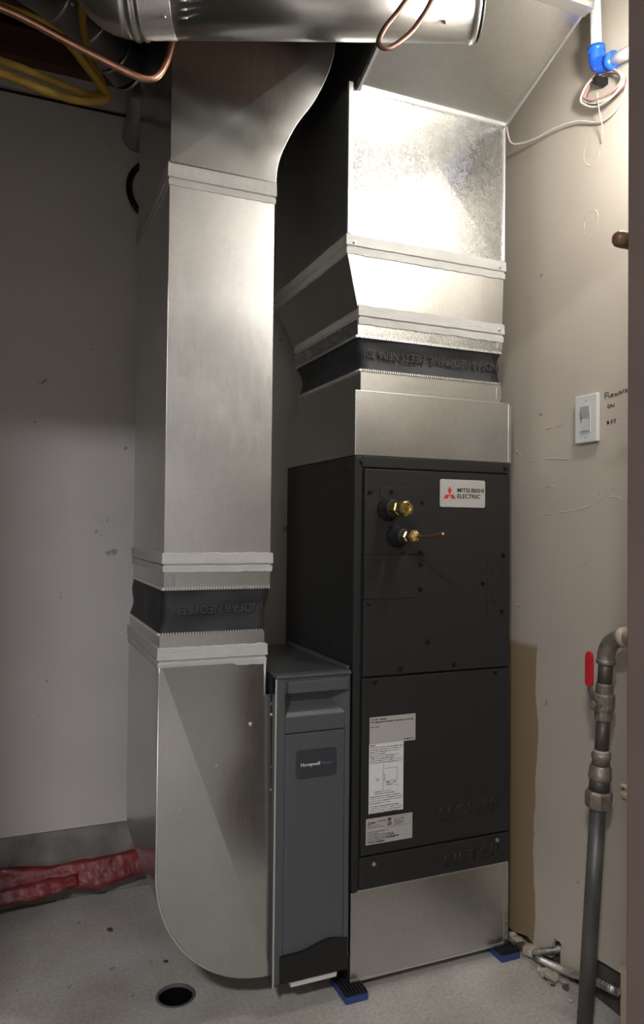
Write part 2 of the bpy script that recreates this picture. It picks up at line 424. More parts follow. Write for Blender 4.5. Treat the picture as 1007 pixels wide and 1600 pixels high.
for rg in ridges:
    rnd = random.Random(len(rg)*3+1)
    P = smooth_path([(0.6113, y+(rnd.random()-.5)*0.006, z+(rnd.random()-.5)*0.006) for y, z in rg], 6)
    MB().tube(P, [0.0022*(0.5+rnd.random()*0.8) for _ in P], 6).build('plaster_ridge', 'paint_right', wr)
STROKES=[
   [(-0.3382, 1.6866), (-0.3237, 1.6863), (-0.3256, 1.6703)] ,
   [(-0.325, 1.6787), (-0.3352, 1.6793)] ,
   [(-0.3382, 1.681), (-0.3382, 1.6744), (-0.3427, 1.671), (-0.3472, 1.6736), (-0.348, 1.6806), (-0.349, 1.672)] ,
   [(-0.3513, 1.6805), (-0.3531, 1.6709)] ,
   [(-0.3522, 1.6773), (-0.3566, 1.6792)] ,
   [(-0.3604, 1.6795), (-0.3625, 1.6712)] ,
   [(-0.3619, 1.6766), (-0.3663, 1.6785), (-0.3683, 1.6718)] ,
   [(-0.3689, 1.6761), (-0.3721, 1.6785), (-0.3741, 1.6715)] ,
   [(-0.3845, 1.6786), (-0.3836, 1.6768), (-0.3812, 1.6762), (-0.3785, 1.677), (-0.3767, 1.6789), (-0.3767, 1.681), (-0.3784, 1.6823), (-0.3812, 1.6822), (-0.3835, 1.6808), (-0.3845, 1.6786)] ,
   [(-0.3845, 1.6813), (-0.3862, 1.6749)] ,
   [(-0.3962, 1.6834), (-0.3935, 1.6843), (-0.3911, 1.6835), (-0.3902, 1.6814), (-0.3911, 1.679), (-0.3935, 1.6774), (-0.3962, 1.6774)] ,
   [(-0.3999, 1.6798), (-0.4049, 1.6811), (-0.4035, 1.6846), (-0.4004, 1.6834), (-0.3999, 1.6792), (-0.4027, 1.6761), (-0.4066, 1.6772)] ,
   [(-0.3425, 1.6468), (-0.3416, 1.6438), (-0.3393, 1.6424), (-0.3367, 1.6434), (-0.335, 1.6462), (-0.335, 1.6496), (-0.3367, 1.6519), (-0.3393, 1.6521), (-0.3416, 1.6501), (-0.3425, 1.6468)] ,
   [(-0.3482, 1.6433), (-0.3472, 1.6523)] ,
   [(-0.3478, 1.6518), (-0.3567, 1.6434)] ,
   [(-0.3573, 1.6429), (-0.359, 1.6532)] ,
   [(-0.3394, 1.6028), (-0.3386, 1.5997), (-0.3367, 1.5983), (-0.3344, 1.5991), (-0.333, 1.6019), (-0.333, 1.6052), (-0.3344, 1.6076), (-0.3366, 1.6079), (-0.3386, 1.606), (-0.3394, 1.6028)] ,
   [(-0.3376, 1.603), (-0.3372, 1.6013), (-0.3363, 1.6005), (-0.3353, 1.6009), (-0.3347, 1.6024), (-0.3347, 1.6043), (-0.3353, 1.6056), (-0.3363, 1.6058), (-0.3372, 1.6047), (-0.3376, 1.603)] ,
   [(-0.3483, 1.5968), (-0.3483, 1.6078), (-0.3557, 1.6087)] ,
   [(-0.3486, 1.6025), (-0.3539, 1.6031)] ,
   [(-0.361, 1.5981), (-0.3603, 1.6098), (-0.3662, 1.6106)] ,
   [(-0.3607, 1.6045), (-0.365, 1.6052)] ,
]

for st in STROKES:
    MB().tube([(0.6098, y, z) for y, z in st], 0.0011, 6).build('handwriting', 'marker', wr)
for (y, z) in ((0.046,1.065),):
    MB().lathe((0.612,y,z), (-1,0,0.1), [(0,0.0012),(0.008,0.0012),(0.009,0.0035),(0.011,0.0035)], 8).build('nail', 'wire_white', wr)

struct(MB().box(0.592,0.6095,-0.95,-0.402,0,0.150).box(0.588,0.6095,-0.95,-0.400,0.150,0.166).build('baseboard_right', 'baseboard', bevel=0.003), 'cream wooden baseboard end at the bottom right', 'baseboard')
JX = 0.062; JY = -0.95
dj = struct(MB().box(JX,JX+0.14,JY-0.12,JY,0,2.32).build('door_1', 'jamb_brown', bevel=0.004), 'dark brown door jamb along the right edge', 'door jamb')
MB().box(-1.40,JX,JY-0.12,JY,2.28,2.32).build('head_jamb', 'jamb_brown', dj)
MB().box(-1.43,-1.40,JY-0.12,JY,0,2.32).build('side_jamb', 'jamb_brown', dj)
MB().lathe((JX+0.014,JY+0.0155,1.812), (-1,0,0), [(-0.03,0.0145),(0.010,0.0145),(0.019,0.0137),(0.025,0.010),(0.028,0.004)], 18).build('door_knob', 'knob_brown', dj)
struct(MB().box(JX+0.14,2.0,JY-0.12,JY,0,3.2).box(-3.0,-1.43,JY-0.12,JY,0,3.2).box(-1.43,JX+0.14,JY-0.12,JY,2.32,3.2).build('wall_front', 'wall_hall'), 'painted partition around the doorway', 'wall')
struct(MB().box(2.0,2.1,-4.6,-1.0,0,3.2).build('wall_hall', 'wall_hall'), 'painted wall of the space behind the doorway', 'wall')
struct(MB().box(-1.52,-1.45,JY,0.95,0,3.2).build('wall_left', 'sill_dark'), 'dark bare side wall of the mechanical room', 'wall')
struct(MB().box(-3.1,-3.0,-4.6,-1.1,0,3.2).build('wall_hall_left', 'wall_hall'), 'painted wall far to the left of the doorway', 'wall')
struct(MB().box(-3.1,2.1,-4.7,-4.6,0,3.2).build('wall_rear', 'wall_hall'), 'painted wall behind the viewer', 'wall')
ce = struct(MB().box(-3.1,2.1,-4.7,0.95,3.2,3.25).build('ceiling', 'subfloor'), 'unfinished ceiling with open joists', 'ceiling')
for k in range(14):
    y = 0.62-0.40*k
    MB().box(-3.0,2.0,y,y+0.04,2.96,3.2).build('joist', 'wood_dark', ce)

# ceiling lamps that light the room
lp = thing('pendant_bulb', 'bare bulb hanging from the joists beside the right wall', 'lamp', tuple(LAMP))
x, y, z = LAMP
MB().lathe((x,y,2.96), (0,0,-1), [(0,0.045),(0.02,0.045),(0.03,0.02)], 20).build('canopy', 'porcelain', lp)
MB().tube([(x,y,2.935),(x,y,z+0.10)], 0.004, 8).build('cord', 'wire_white', lp)
MB().lathe((x,y,z+0.105), (0,0,-1), [(0,0.012),(0.01,0.02),(0.055,0.02)], 16).build('socket', 'porcelain', lp)
MB().lathe((x,y,z+0.055), (0,0,-1), [(0,0.013),(0.02,0.02),(0.04,0.030),(0.058,0.033),(0.075,0.029),(0.088,0.018),(0.093,0.004)], 20).build('bulb', 'bulb_glow', lp)
lh = thing('hall_light', 'flat round ceiling light behind the viewer', 'lamp', tuple(HALL))
MB().lathe((HALL.x,HALL.y,2.96), (0,0,-1), [(0,0.20),(0.02,0.20)], 32, False).build('housing', 'porcelain', lh)
MB().lathe((HALL.x,HALL.y,2.94), (0,0,-1), [(0.0005,0.185),(0.008,0.18)], 32, False).build('diffuser', 'led_glow', lh)

# ------------------------------------------------------------------ air handler
ah = thing('air_handler', 'tall black air handler cabinet with white logo badge and brass fittings', 'air handler', (0.266,0.277,0.28))
MB().box(0,0.533,0.004,0.555,0.281,1.512).build('cabinet', 'black_coat', ah, bevel=0.003)
MB().box(0,0.022,-0.004,0.003,0.281,1.512).build('corner_post', 'black_coat', ah, bevel=0.003)
MB().box(0.0225,0.533,-0.004,0.003,1.480,1.512).build('top_rail', 'black_coat', ah, bevel=0.002)
fp = MB().box(0.027,0.529,-0.010,0.003,0.884,1.475).build('front_panel', 'black_coat', ah, bevel=0.002)
bp_ = MB().box(0.025,0.531,-0.010,0.003,0.381,0.879).build('blower_door', 'black_coat', ah, bevel=0.002)
fd = MB().box(0.020,0.531,-0.012,0.003,0.287,0.376).build('filter_door', 'black_coat', ah, bevel=0.003)
MB().box(0.016,0.533,-0.003,0.003,0.279,0.286).build('bottom_rail', 'galv_edge', ah)
MB().box(-0.0015,0.0005,0.03,0.53,1.470,1.500).build('side_flange', 'black_coat', ah, bevel=0.001)
text('blower_lettering', 'BLOWER', 'black_coat', bp_, (0.282,-0.0095,0.443), (1,0,0.04), (0,0,1), 0.215, 0.040, 0.0011, 0.01)
text('filter_lettering', 'FILTER', 'black_coat', fd, (0.300,-0.0115,0.303), (1,0,0.06), (0,0,1), 0.205, 0.038, 0.0009, 0.01)
MB().prism([(0.028,1.232),(0.222,1.232),(0.222,1.41),(0.208,1.426),(0.076,1.426),(0.076,1.386),(0.028,1.386)], 'y', -0.0125, -0.0095).build('access_cover', 'black_coat', fp, bevel=0.0008)
MB().prism([(0.028,1.104),(0.19,1.104),(0.200,1.114),(0.200,1.222),(0.028,1.222)], 'y', -0.0125, -0.0095).build('access_cover', 'black_coat', fp, bevel=0.0008)
MB().prism([(0.155,0.886),(0.322,0.886),(0.322,0.95),(0.310,0.963),(0.167,0.963),(0.155,0.95)], 'y', -0.0125, -0.0095).build('access_cover', 'black_coat', fp, bevel=0.0008)
MB().box(0.445,0.528,-0.0115,-0.0095,1.04,1.215).build('access_cover', 'black_coat', fp, bevel=0.0006)
for (kx, kz, kr) in ((0.06,1.182,0.023),(0.06,1.262,0.023),(0.484,1.182,0.023),(0.484,1.105,0.023),(0.205,0.922,0.021),(0.276,0.922,0.021)):
    MB().tube([(kx+kr*math.cos(a), -0.0122, kz+kr*math.sin(a)) for a in [2*math.pi*i/28 for i in range(28)]], 0.0009, 5, True).build('knockout', 'black_coat', fp)
screw_me = None
def screw(x, y, z, m, parent, r=0.0055, d=(0,-1,0)):
    b = MB(); b.lathe((x,y,z), d, [(0,r*1.25),(0.0015,r*1.25),(0.0016,r),(0.0052,r*0.92),(0.006,r*0.6)], 6, False)
    return b.build('screw', m, parent)
for (sx, sz) in ((0.043,1.41),(0.111,1.412),(0.214,1.383),(0.11,1.312),(0.21,1.236),(0.151,1.238),(0.211,1.202),(0.211,1.129),(0.042,1.091),(0.237,0.976),(0.145,0.901),(0.326,0.903),(0.504,1.227),(0.429,1.142),(0.5,1.054)):
    screw(sx,-0.0118,sz,'black_screw',fp)
for (sx, sz) in ((0.478,0.868),(0.065,0.868)): screw(sx,-0.0098,sz,'black_screw',bp_)
for (sx, sz) in ((0.018,1.495),(0.514,1.496)): screw(sx,-0.0038,sz,'black_screw',ah)
for (sx, sz) in ((0.066,0.355),(0.486,0.359)): screw(sx,-0.0118,sz,'steel',fd)
for sy in (0.16,0.34):
    MB().lathe((0,sy,0.955), (-1,0,0), [(0,0.007),(0.004,0.007),(0.006,0.004)], 8).build('plug', 'black_rubber', ah)
# refrigerant fittings
f1 = MB().lathe((0.100,-0.0095,1.362), (0,-1,0), [(0,0.034),(0.010,0.034),(0.014,0.028),(0.040,0.027),(0.046,0.022)], 22).build('flare_fitting', 'black_rubber', ah)
MB().lathe((0.100,-0.052,1.362), (0,-1,0), [(0,0.018),(0.001,0.0195),(0.030,0.0195),(0.033,0.015),(0.040,0.015)], 6, False, 0.3).build('nut', 'brass', f1)
hx = [(0,0.019),(0.002,0.0225),(0.028,0.0225),(0.034,0.0175),(0.034,0.0115),(0.022,0.0105),(0.022,0.001)]
b = MB(); b.lathe((0.100,-0.094,1.361), (0,-1,0), hx[:3], 6, False, 0.3); b.lathe((0.100,-0.122,1.361), (0,-1,0), [(0,0.020),(0.006,0.017),(0.0061,0.011),(-0.006,0.010)], 18, False); b.build('nut', 'brass', f1)
MB().lathe((0.100,-0.114,1.361), (0,-1,0), [(0,0.009),(0.004,0.008),(0.007,0.003)], 14).build('plug', 'steel', f1)
f2 = MB().lathe((0.130,-0.0095,1.284), (0,-1,0), [(0,0.032),(0.012,0.032),(0.016,0.025),(0.046,0.023),(0.052,0.018)], 22).build('flare_fitting', 'black_rubber', ah)
MB().lathe((0.130,-0.058,1.284), (0,-1,0), [(0,0.014),(0.001,0.0165),(0.022,0.0165),(0.025,0.012),(0.036,0.012)], 6, False, 0.1).build('nut', 'brass', f2)
MB().lathe((0.130,-0.093,1.284), (0,-1,0), [(0,0.017),(0.002,0.0195),(0.022,0.0195),(0.030,0.015),(0.036,0.008)], 6, False, 0.1).build('nut', 'brass', f2)
MB().tube(smooth_path([(0.130,-0.12,1.285),(0.130,-0.16,1.284),(0.130,-0.19,1.2835),(0.131,-0.21,1.287),(0.131,-0.262,1.292)],5), 0.0042, 10).build('copper_stub', 'copper', f2)
# badge
bd = MB().prism(rounded(0.275,0.435,1.371,1.454,0.006), 'y', -0.0125, -0.0095).build('logo_badge', 'badge', fp, bevel=0.0006)
def diamonds(cx, cz, a, y, parent, m):
    for ang in (0,120,240):
        t = math.radians(ang); pts = []
        for px, pz in ((0,0),(a*0.5,a*0.866),(0,a*1.732),(-a*0.5,a*0.866)):
            pts.append((cx+px*math.cos(t)-pz*math.sin(t), cz+px*math.sin(t)+pz*math.cos(t)))
        MB().prism(pts, 'y', y-0.0006, y+0.0002).build('emblem', m, parent)
diamonds(0.308,1.4085,0.0140,-0.0125,bd,'badge_red')
text('lettering', 'MITSUBISHI', 'print_black', bd, (0.335,-0.0124,1.4165), (1,0,0), (0,0,1), 0.0945, 0.0128, 0.0006, 0.018)
text('lettering', 'ELECTRIC', 'print_black', bd, (0.335,-0.0124,1.3985), (1,0,0), (0,0,1), 0.082, 0.0128, 0.0006, 0.018)
# stickers with small print
def print_lines(parent, x0, x1, z_top, n, pitch, h, m, seed, gaps=0.25, y=-0.0112, short=0.3):
    rnd = random.Random(seed); b = MB()
    for i in range(n):
        z = z_top-i*pitch; xe = x1-(rnd.random()**2)*(x1-x0)*short*2 if rnd.random() < 0.6 else x1; x = x0
        while x < xe:
            wd = 0.003+rnd.random()*0.011; xx = min(x+wd, xe)
            b.box(x, xx, y-0.0003, y+0.0003, z-h*(0.4+0.6*rnd.random()), z); x = xx+0.0012+rnd.random()*0.001
    b.build('small_print', m, parent)
s1 = MB().box(0.049,0.198,-0.0108,-0.0095,0.691,0.768).build('sticker', 'paper_grey', bp_)
print_lines(s1,0.053,0.140,0.762,1,0.008,0.0030,'print_black',1); print_lines(s1,0.053,0.190,0.7545,1,0.008,0.0032,'print_black',2,short=0)
print_lines(s1,0.053,0.078,0.741,1,0.008,0.003,'print_black',3,short=0); print_lines(s1,0.160,0.192,0.699,1,0.008,0.003,'print_black',4,short=0)
s2 = MB().box(0.048,0.159,-0.0110,-0.0096,0.496,0.692).build('sticker', 'paper_white', bp_)
print_lines(s2,0.050,0.068,0.689,1,0.006,0.0028,'print_black',5); print_lines(s2,0.051,0.157,0.6825,8,0.0062,0.0026,'print_grey',6)
b = MB()
for (xa, xb, za, zb) in ((0.0925,0.0935,0.560,0.632),(0.0935,0.0985,0.602,0.603),(0.0935,0.0985,0.588,0.589),(0.0978,0.0988,0.588,0.603),(0.098,0.138,0.6195,0.6203),(0.138,0.1388,0.584,0.620),(0.098,0.1388,0.5835,0.5842),(0.103,0.115,0.578,0.581),(0.103,0.125,0.572,0.574),(0.127,0.134,0.577,0.580),(0.066,0.080,0.594,0.5948),(0.071,0.080,0.588,0.590),(0.132,0.142,0.569,0.570)):
    b.box(xa, xb, -0.0115, -0.0108, za, zb)
b.build('wiring_diagram', 'print_grey', s2)
print_lines(s2,0.066,0.130,0.557,2,0.006,0.0026,'print_grey',8,short=0.1); print_lines(s2,0.051,0.157,0.544,4,0.0062,0.0026,'print_grey',9)
print_lines(s2,0.051,0.155,0.5165,4,0.0060,0.0026,'print_grey',10)
s3 = MB().box(0.040,0.190,-0.0108,-0.0095,0.410,0.483).build('sticker', 'paper_grey', bp_)
diamonds(0.0505,0.4695,0.0038,-0.0108,s3,'print_black')
print_lines(s3,0.056,0.072,0.472,1,0.006,0.0045,'print_black',11,short=0); print_lines(s3,0.077,0.103,0.474,1,0.006,0.003,'print_black',12,short=0)
print_lines(s3,0.045,0.100,0.463,2,0.005,0.002,'print_grey',13); print_lines(s3,0.110,0.122,0.477,5,0.0042,0.0034,'print_black',14,short=0.1)
print_lines(s3,0.130,0.165,0.474,5,0.0042,0.002,'print_grey',15); print_lines(s3,0.045,0.132,0.446,6,0.0047,0.0024,'print_grey',16,short=0.5)
print_lines(s3,0.105,0.150,0.432,2,0.006,0.0028,'print_black',17); print_lines(s3,0.045,0.105,0.4175,1,0.005,0.0035,'print_black',18,short=0.1)
b = MB()
for (xa, xb, za, zb) in ((0.107,0.184,0.4785,0.4791),(0.107,0.184,0.452,0.4526),(0.107,0.1076,0.452,0.479),(0.1834,0.184,0.452,0.479)): b.box(xa,xb,-0.0112,-0.0106,za,zb)
b.build('rule_lines', 'print_grey', s3)

# ------------------------------------------------------------------ return base under the unit, pads
rb = thing('return_plenum', 'low galvanised box on the floor carrying the black air handler', 'duct base', (0.266,0.26,0.03))
MB().box(0,0.5325,0,0.52,0.031,0.2785).build('box', 'galv_box', rb, bevel=0.0015)
sm_ = MB().box(0.520,0.536,-0.003,0.0005,0.031,0.2785).build('corner_seam', 'galv_box', rb, bevel=0.001)
for k in range(9): MB().lathe((0.529,-0.0028,0.05+k*0.026), (0,-1,0), [(0,0.0028),(0.0005,0.0028),(0.0012,0.0015)], 8).build('rivet', 'galv_dark', sm_)
MB().box(0.0,0.520,-0.0025,0.0005,0.031,0.037).build('bottom_hem', 'galv_edge', rb)
def pad(loc, label):
    x, y = loc
    t = thing('vibration_pad', label, 'vibration pad', (x,y,0), 'blue pads under the duct base')
    MB().box(x-0.034,x+0.034,y-0.055,y+0.055,0.0,0.019).build('body', 'pad_blue', t, bevel=0.002)
    top = MB().box(x-0.033,x+0.033,y-0.054,y+0.054,0.0192,0.0232).build('rubber_top', 'pad_rubber', t)
    for k in range(7):
        xx = x-0.0285+k*0.0095
        MB().box(xx-0.0024,xx+0.0024,y-0.053,y+0.053,0.0232,0.0300).build('rib', 'pad_rubber', top, bevel=0.0008)
pad((0.002,0.012), 'blue ribbed pad under the left corner of the duct base, beside the filter cabinet')
pad((0.522,0.018), 'blue ribbed pad under the right corner of the duct base, against the right wall')

# ------------------------------------------------------------------ filter cabinet
fc = thing('filter_cabinet', 'dark grey media filter cabinet between the return drop and the black air handler', 'filter cabinet', (-0.126,0.25,0.09))
MB().box(-0.234,-0.006,0.001,0.50,0.10,0.905).build('housing', 'filter_sheet', fc, bevel=0.002)
MB().box(-0.016,-0.006,0.01,0.50,0.9055,0.915).build('top_flange', 'filter_grey', fc, bevel=0.001)
dr = MB()
yb, yf = 0.0005, -0.030
dr.box(-0.238,-0.213,yf,yb,0.092,0.900); dr.box(-0.036,-0.022,yf,yb,0.092,0.900)
dr.box(-0.213,-0.036,yf,yb,0.861,0.900); dr.box(-0.213,-0.036,yf,yb,0.752,0.796)
dr.build('door', 'filter_grey', fc, bevel=0.0025)
MB().box(-0.2125,-0.0365,-0.028,yb,0.094,0.7495).build('door_panel', 'filter_grey', fc, bevel=0.002)
b = MB(); O = [(-0.213,yf,0.796),(-0.036,yf,0.796),(-0.036,yf,0.861),(-0.213,yf,0.861)]; I = [(-0.187,0.0,0.828),(-0.068,0.0,0.828),(-0.068,0.0,0.861),(-0.187,0.0,0.861)]
b.add(O+I, [(0,1,5,4),(1,2,6,5),(3,0,4,7),(4,5,6,7)]); b.build('handle_recess', 'filter_grey', fc)
MB().box(-0.211,-0.034,-0.046,-0.0295,0.862,0.893).build('handle', 'filter_grey', fc, bevel=0.002)
MB().box(-0.241,-0.020,-0.034,0.006,0.9002,0.908).build('top_cap', 'filter_grey', fc, bevel=0.002)
MB().box(-0.2435,-0.2385,-0.036,-0.031,0.088,0.900).build('edge_strip', 'galv_edge', fc, bevel=0.001)
MB().box(-0.2425,-0.2385,-0.0305,-0.006,0.090,0.900).build('side_strip', 'filter_black', fc)
pl = MB().prism(rounded(-0.181,-0.061,0.627,0.704,0.012), 'y', -0.0300, -0.0275).build('name_plate', 'filter_plate', fc, bevel=0.0008)
text('lettering', 'Honeywell', 'letter_white', pl, (-0.167,-0.0299,0.6595), (1,0,0), (0,0,1), 0.056, 0.0095, 0.0004, 0.03)
text('lettering', 'Home', 'letter_grey', pl, (-0.107,-0.0299,0.6595), (1,0,0), (0,0,1), 0.031, 0.0095, 0.0004, 0.0)
wv = [(-0.222,0.096),(-0.026,0.096),(-0.026,0.180)]
for i in range(15):
    t = i/14; xx = -0.032-(0.190)*t
    zz = 0.166+0.022*(1/(1+math.exp((t-0.48)*11)))-0.010*max(0,0.2-t)/0.2
    wv.append((xx,zz))
wv.append((-0.222,0.166))
MB().prism(wv, 'y', -0.0365, -0.0275).build('latch_cover', 'filter_black', fc, bevel=0.002)
MB().prism([(-0.190,0.080),(-0.058,0.080),(-0.056,0.0915),(-0.190,0.0915)], 'y', -0.034, 0.01).build('gasket_strip', 'gasket', fc)
for sz in (0.20,0.42,0.60,0.80):
    screw(-0.2412,-0.0,sz,'steel',fc,0.004,(-0.3,-1,0))

# ------------------------------------------------------------------ return drop (left)
rd = thing('return_duct', 'tall galvanised return duct with black flexible collar and curved boot, left of the filter cabinet', 'duct', (-0.395,0.25,0.11))
def crease(pts, a, b, h):
    """split a polygon (x,z) by the line a-b into two flat facets whose shared fold stands h proud"""
    ax, az = a; bx, bz = b; L_ = math.hypot(bx-ax,bz-az)
    sd = lambda p: ((p[0]-ax)*(bz-az)-(p[1]-az)*(bx-ax))/L_
    dm = max(abs(sd(p)) for p in pts); out = [[],[]]
    n = len(pts)
    for i in range(n):
        p, q = pts[i], pts[(i+1)%n]; dp, dq = sd(p), sd(q)
        if dp >= 0: out[0].append(p)
        if dp <= 0: out[1].append(p)
        if dp*dq < 0:
            t = dp/(dp-dq); r = (p[0]+(q[0]-p[0])*t, p[1]+(q[1]-p[1])*t); out[0].append(r); out[1].append(r)
    return [[(x, -h*(1-abs(sd((x,z)))/dm), z) for x, z in o] for o in out]
def shell(name, m, parent, outline, y1, front, bevel=0.0, y0=0.0):
    """duct section: sides follow the outline from y0 to y1, closed back, given front facets"""
    b = MB(); n = len(outline)
    b.add([(x,y0,z) for x, z in outline]+[(x,y1,z) for x, z in outline], [(i,(i+1)%n,(i+1)%n+n,i+n) for i in range(n)]+[tuple(range(2*n-1,n-1,-1))])
    o = b.build(name, m, parent)
    for fct in front: MB().poly(fct).build('front_sheet', m, o)
    return o
# boot
heel = []
cx, cz, rx, rz = -0.250, 0.425, 0.297, 0.315
for i in range(19):
    t = math.radians(180+90*i/18); heel.append((cx+rx*math.cos(t), cz+rz*math.sin(t)))
boot = [(-0.547,0.945)]+heel+[(-0.236,0.110),(-0.236,0.855),(-0.263,0.855),(-0.263,0.945)]
bt = shell('boot', 'galv_boot', rd, boot, 0.50, crease(boot, (-0.535,0.93), (-0.30,0.29), 0.011))
MB().tube([(x,-0.002,z) for x, z in boot[:21]], 0.0032, 6).build('seam', 'galv_edge', bt)
MB().tube([(-0.263,-0.002,0.945),(-0.263,-0.002,0.855),(-0.236,-0.002,0.855),(-0.236,-0.002,0.115)], 0.0024, 6).build('seam', 'galv_edge', bt)
for (sx, sz) in ((-0.394,0.682),(-0.302,0.781),(-0.485,0.58)): screw(sx,-0.004,sz,'steel',bt,0.0055)
for sz in (0.828,0.66,0.50,0.33): screw(-0.2385,-0.003,sz,'steel',bt,0.004)
band('sealant', 'mastic', rd, -0.547,-0.263,0,0.50,0.938,0.995, seed=3)
MB().box(-0.546,-0.265,0.001,0.499,0.94,1.026).build('lower_collar', 'galv_box', rd)
def flex(name, parent, top, bot, z0, z1, inset, seed):
    rnd = random.Random(seed); rings = []; rows = 9; n = 14
    ph = [rnd.random()*6 for _ in range(4)]
    for j in range(rows+1):
        t = j/rows; R = [bot[k]+(top[k]-bot[k])*t for k in range(4)]; q = inset*math.sin(math.pi*t)
        ring = []
        for i, (x, y) in enumerate(ring_points(R[0]+q,R[1]-q,R[2]+q,R[3]-q,n)):
            wv_ = 0.004*math.sin(math.pi*t)*math.sin(i*0.9+t*4+ph[0])+0.003*math.sin(math.pi*t)*math.sin(i*0.37-t*7+ph[1])
            side = i//n
            if side in (0,2): y += wv_*(1 if side == 0 else -1)
            else: x += wv_*(1 if side == 3 else -1)
            ring.append((x,y,z0+(z1-z0)*t))
        rings.append(ring)
    o = loft(rings, True).build(name, 'neoprene', parent)
    return o
def teeth(parent, x0, x1, y0, y1, z, h, pitch=0.0072, fill=0.6):
    """crimped fingers of the metal edge that grips the fabric"""
    b = MB(); n = int((x1-x0)/pitch)
    for i in range(n):
        x = x0+i*pitch; b.box(x, x+pitch*fill, y0-0.0035, y0+0.001, z-h/2, z+h/2)
    n = int((y1-y0)/pitch)
    for i in range(n):
        y = y0+i*pitch; b.box(x0-0.0035, x0+0.001, y, y+pitch*fill, z-h/2, z+h/2)
    return b.build('crimped_edge', 'galv_edge', parent, kind='stuff')
c1 = flex('flexible_collar', rd, (-0.536,-0.252,0,0.49), (-0.548,-0.266,0,0.49), 1.026, 1.146, 0.004, 4)
teeth(rd, -0.549,-0.265,0.0,0.495,1.029,0.006); teeth(rd, -0.539,-0.250,0.0,0.495,1.144,0.007, fill=0.75)
text('fabric_print', 'INDFAB NEOPRENE', 'neoprene_print', c1, (-0.275,-0.0045,1.103), (-1,0,-0.02), (0,0,-1), 0.255, 0.022, 0.0004, 0.0)
MB().box(-0.537,-0.251,0.001,0.499,1.146,1.20).build('upper_collar', 'galv_box', rd)
MB().box(-0.534,-0.508,-0.002,0.002,1.150,1.182).build('corner_clip', 'galv_dark', rd)
band('sealant', 'mastic', rd, -0.538,-0.250,0,0.50,1.186,1.238, seed=5)
MB().box(-0.538,-0.2505,0.0,0.50,1.21,2.20).build('riser', 'galv_drop', rd, bevel=0.001)
band('sealant', 'mastic', rd, -0.538,-0.2505,0,0.50,2.186,2.252, seed=6, prof=((0,-.004),(0.03,.002),(.22,.003),(.26,.0005),(.30,.0005),(.34,.005),(.96,.004),(1,-.004)))
scurve = smooth_path([(-0.2505,2.245,0),(-0.247,2.285,0),(-0.233,2.335,0),(-0.192,2.42,0),(-0.14,2.498,0),(-0.098,2.59,0),(-0.077,2.68,0),(-0.070,2.80,0),(-0.070,2.93,0)], 5)
tr_out = [(-0.538,2.93),(-0.538,2.245)]+[(p.x,p.y) for p in scurve]
tt = shell('offset_transition', 'galv_boot', rd, tr_out, 0.50, crease(tr_out, (-0.538,2.245), (-0.16,2.60), 0.010))
MB().tube([(p.x,-0.003,p.y) for p in scurve], 0.0030, 6).build('seam', 'galv_edge', tt)

# ------------------------------------------------------------------ supply plenum (right)
sp = thing('supply_duct', 'galvanised supply plenum with black flexible collar rising above the black air handler', 'duct', (0.266,0.28,1.513))
pb = MB().box(-0.001,0.534,-0.001,0.556,1.5135,1.700).build('plenum_box', 'galv_box', sp, bevel=0.0015)
b = MB().box(0.528,0.5385,-0.004,0.001,1.5135,1.694).build('corner_seam', 'galv_box', pb, bevel=0.001)
for k in range(5): MB().lathe((0.534,-0.0038,1.535+k*0.034), (0,-1,0), [(0,0.0024),(0.001,0.0016)], 8).build('rivet', 'galv_dark', b)
MB().box(0.016,0.500,0.001,0.500,1.698,1.7555).build('lower_collar', 'galv_box', sp, bevel=0.001)
MB().box(0.484,0.501,-0.001,0.003,1.710,1.745).build('corner_clip', 'galv_dark', sp)
c2 = flex('flexible_collar', sp, (0.004,0.502,0,0.49), (0.016,0.500,0,0.485), 1.7555, 1.856, 0.013, 9)
teeth(sp, 0.015,0.500,0.0,0.49,1.758,0.006); teeth(sp, 0.003,0.503,0.0,0.49,1.854,0.007, fill=0.75)
text('fabric_print', 'INDFAB NEOPRENE  MEETS NFPA 701', 'neoprene_print', c2, (0.492,0.0045,1.820), (-1,0,0), (0,0,-1), 0.465, 0.025, 0.0030, 0.0)
uc = MB().box(0.005,0.5025,0.0005,0.50,1.856,1.905).build('upper_collar', 'galv_spangle', sp, bevel=0.001)
MB().box(0.486,0.503,-0.0015,0.003,1.868,1.900).build('corner_clip', 'galv_dark', sp)
band('sealant', 'mastic', sp, 0.010,0.503,0,0.505,1.888,1.946, seed=11)
def ring4(x0, x1, y0, y1, z): return [(x0,y0,z),(x1,y0,z),(x1,y1,z),(x0,y1,z)]
loft([ring4(0.008,0.503,0,0.505,1.92), ring4(-0.034,0.505,-0.004,0.62,2.10)]).build('transition', 'galv_box', sp)
band('sealant', 'mastic', sp, -0.032,0.505,-0.004,0.62,2.084,2.142, seed=12)
screw(-0.012,-0.009,2.118,'steel',sp,0.005); screw(0.485,-0.009,2.118,'steel',sp,0.005); screw(0.488,-0.004,1.925,'steel',sp,0.005)
X0, X1, Z0, Z1 = -0.030, 0.505, 2.12, 2.572
b = MB(); b.add([(X0,0,Z0),(X1,0,Z0),(X1,0.62,Z0),(X0,0.62,Z0),(X0,0,Z1),(X1,0,Z1),(X1,0.62,Z1),(X0,0.62,Z1)], [(0,3,2,1),(1,2,6,5),(2,3,7,6),(4,5,6,7)])
rs = b.build('riser', 'galv_spangle', sp)
C_ = (0.262,-0.008,2.395); T_ = (0.325,-0.001,Z1); B_ = (0.362,-0.001,Z0); TL = (X0,0,Z1); TR = (X1,0,Z1); BR = (X1,0,Z0); BL = (X0,0,Z0)
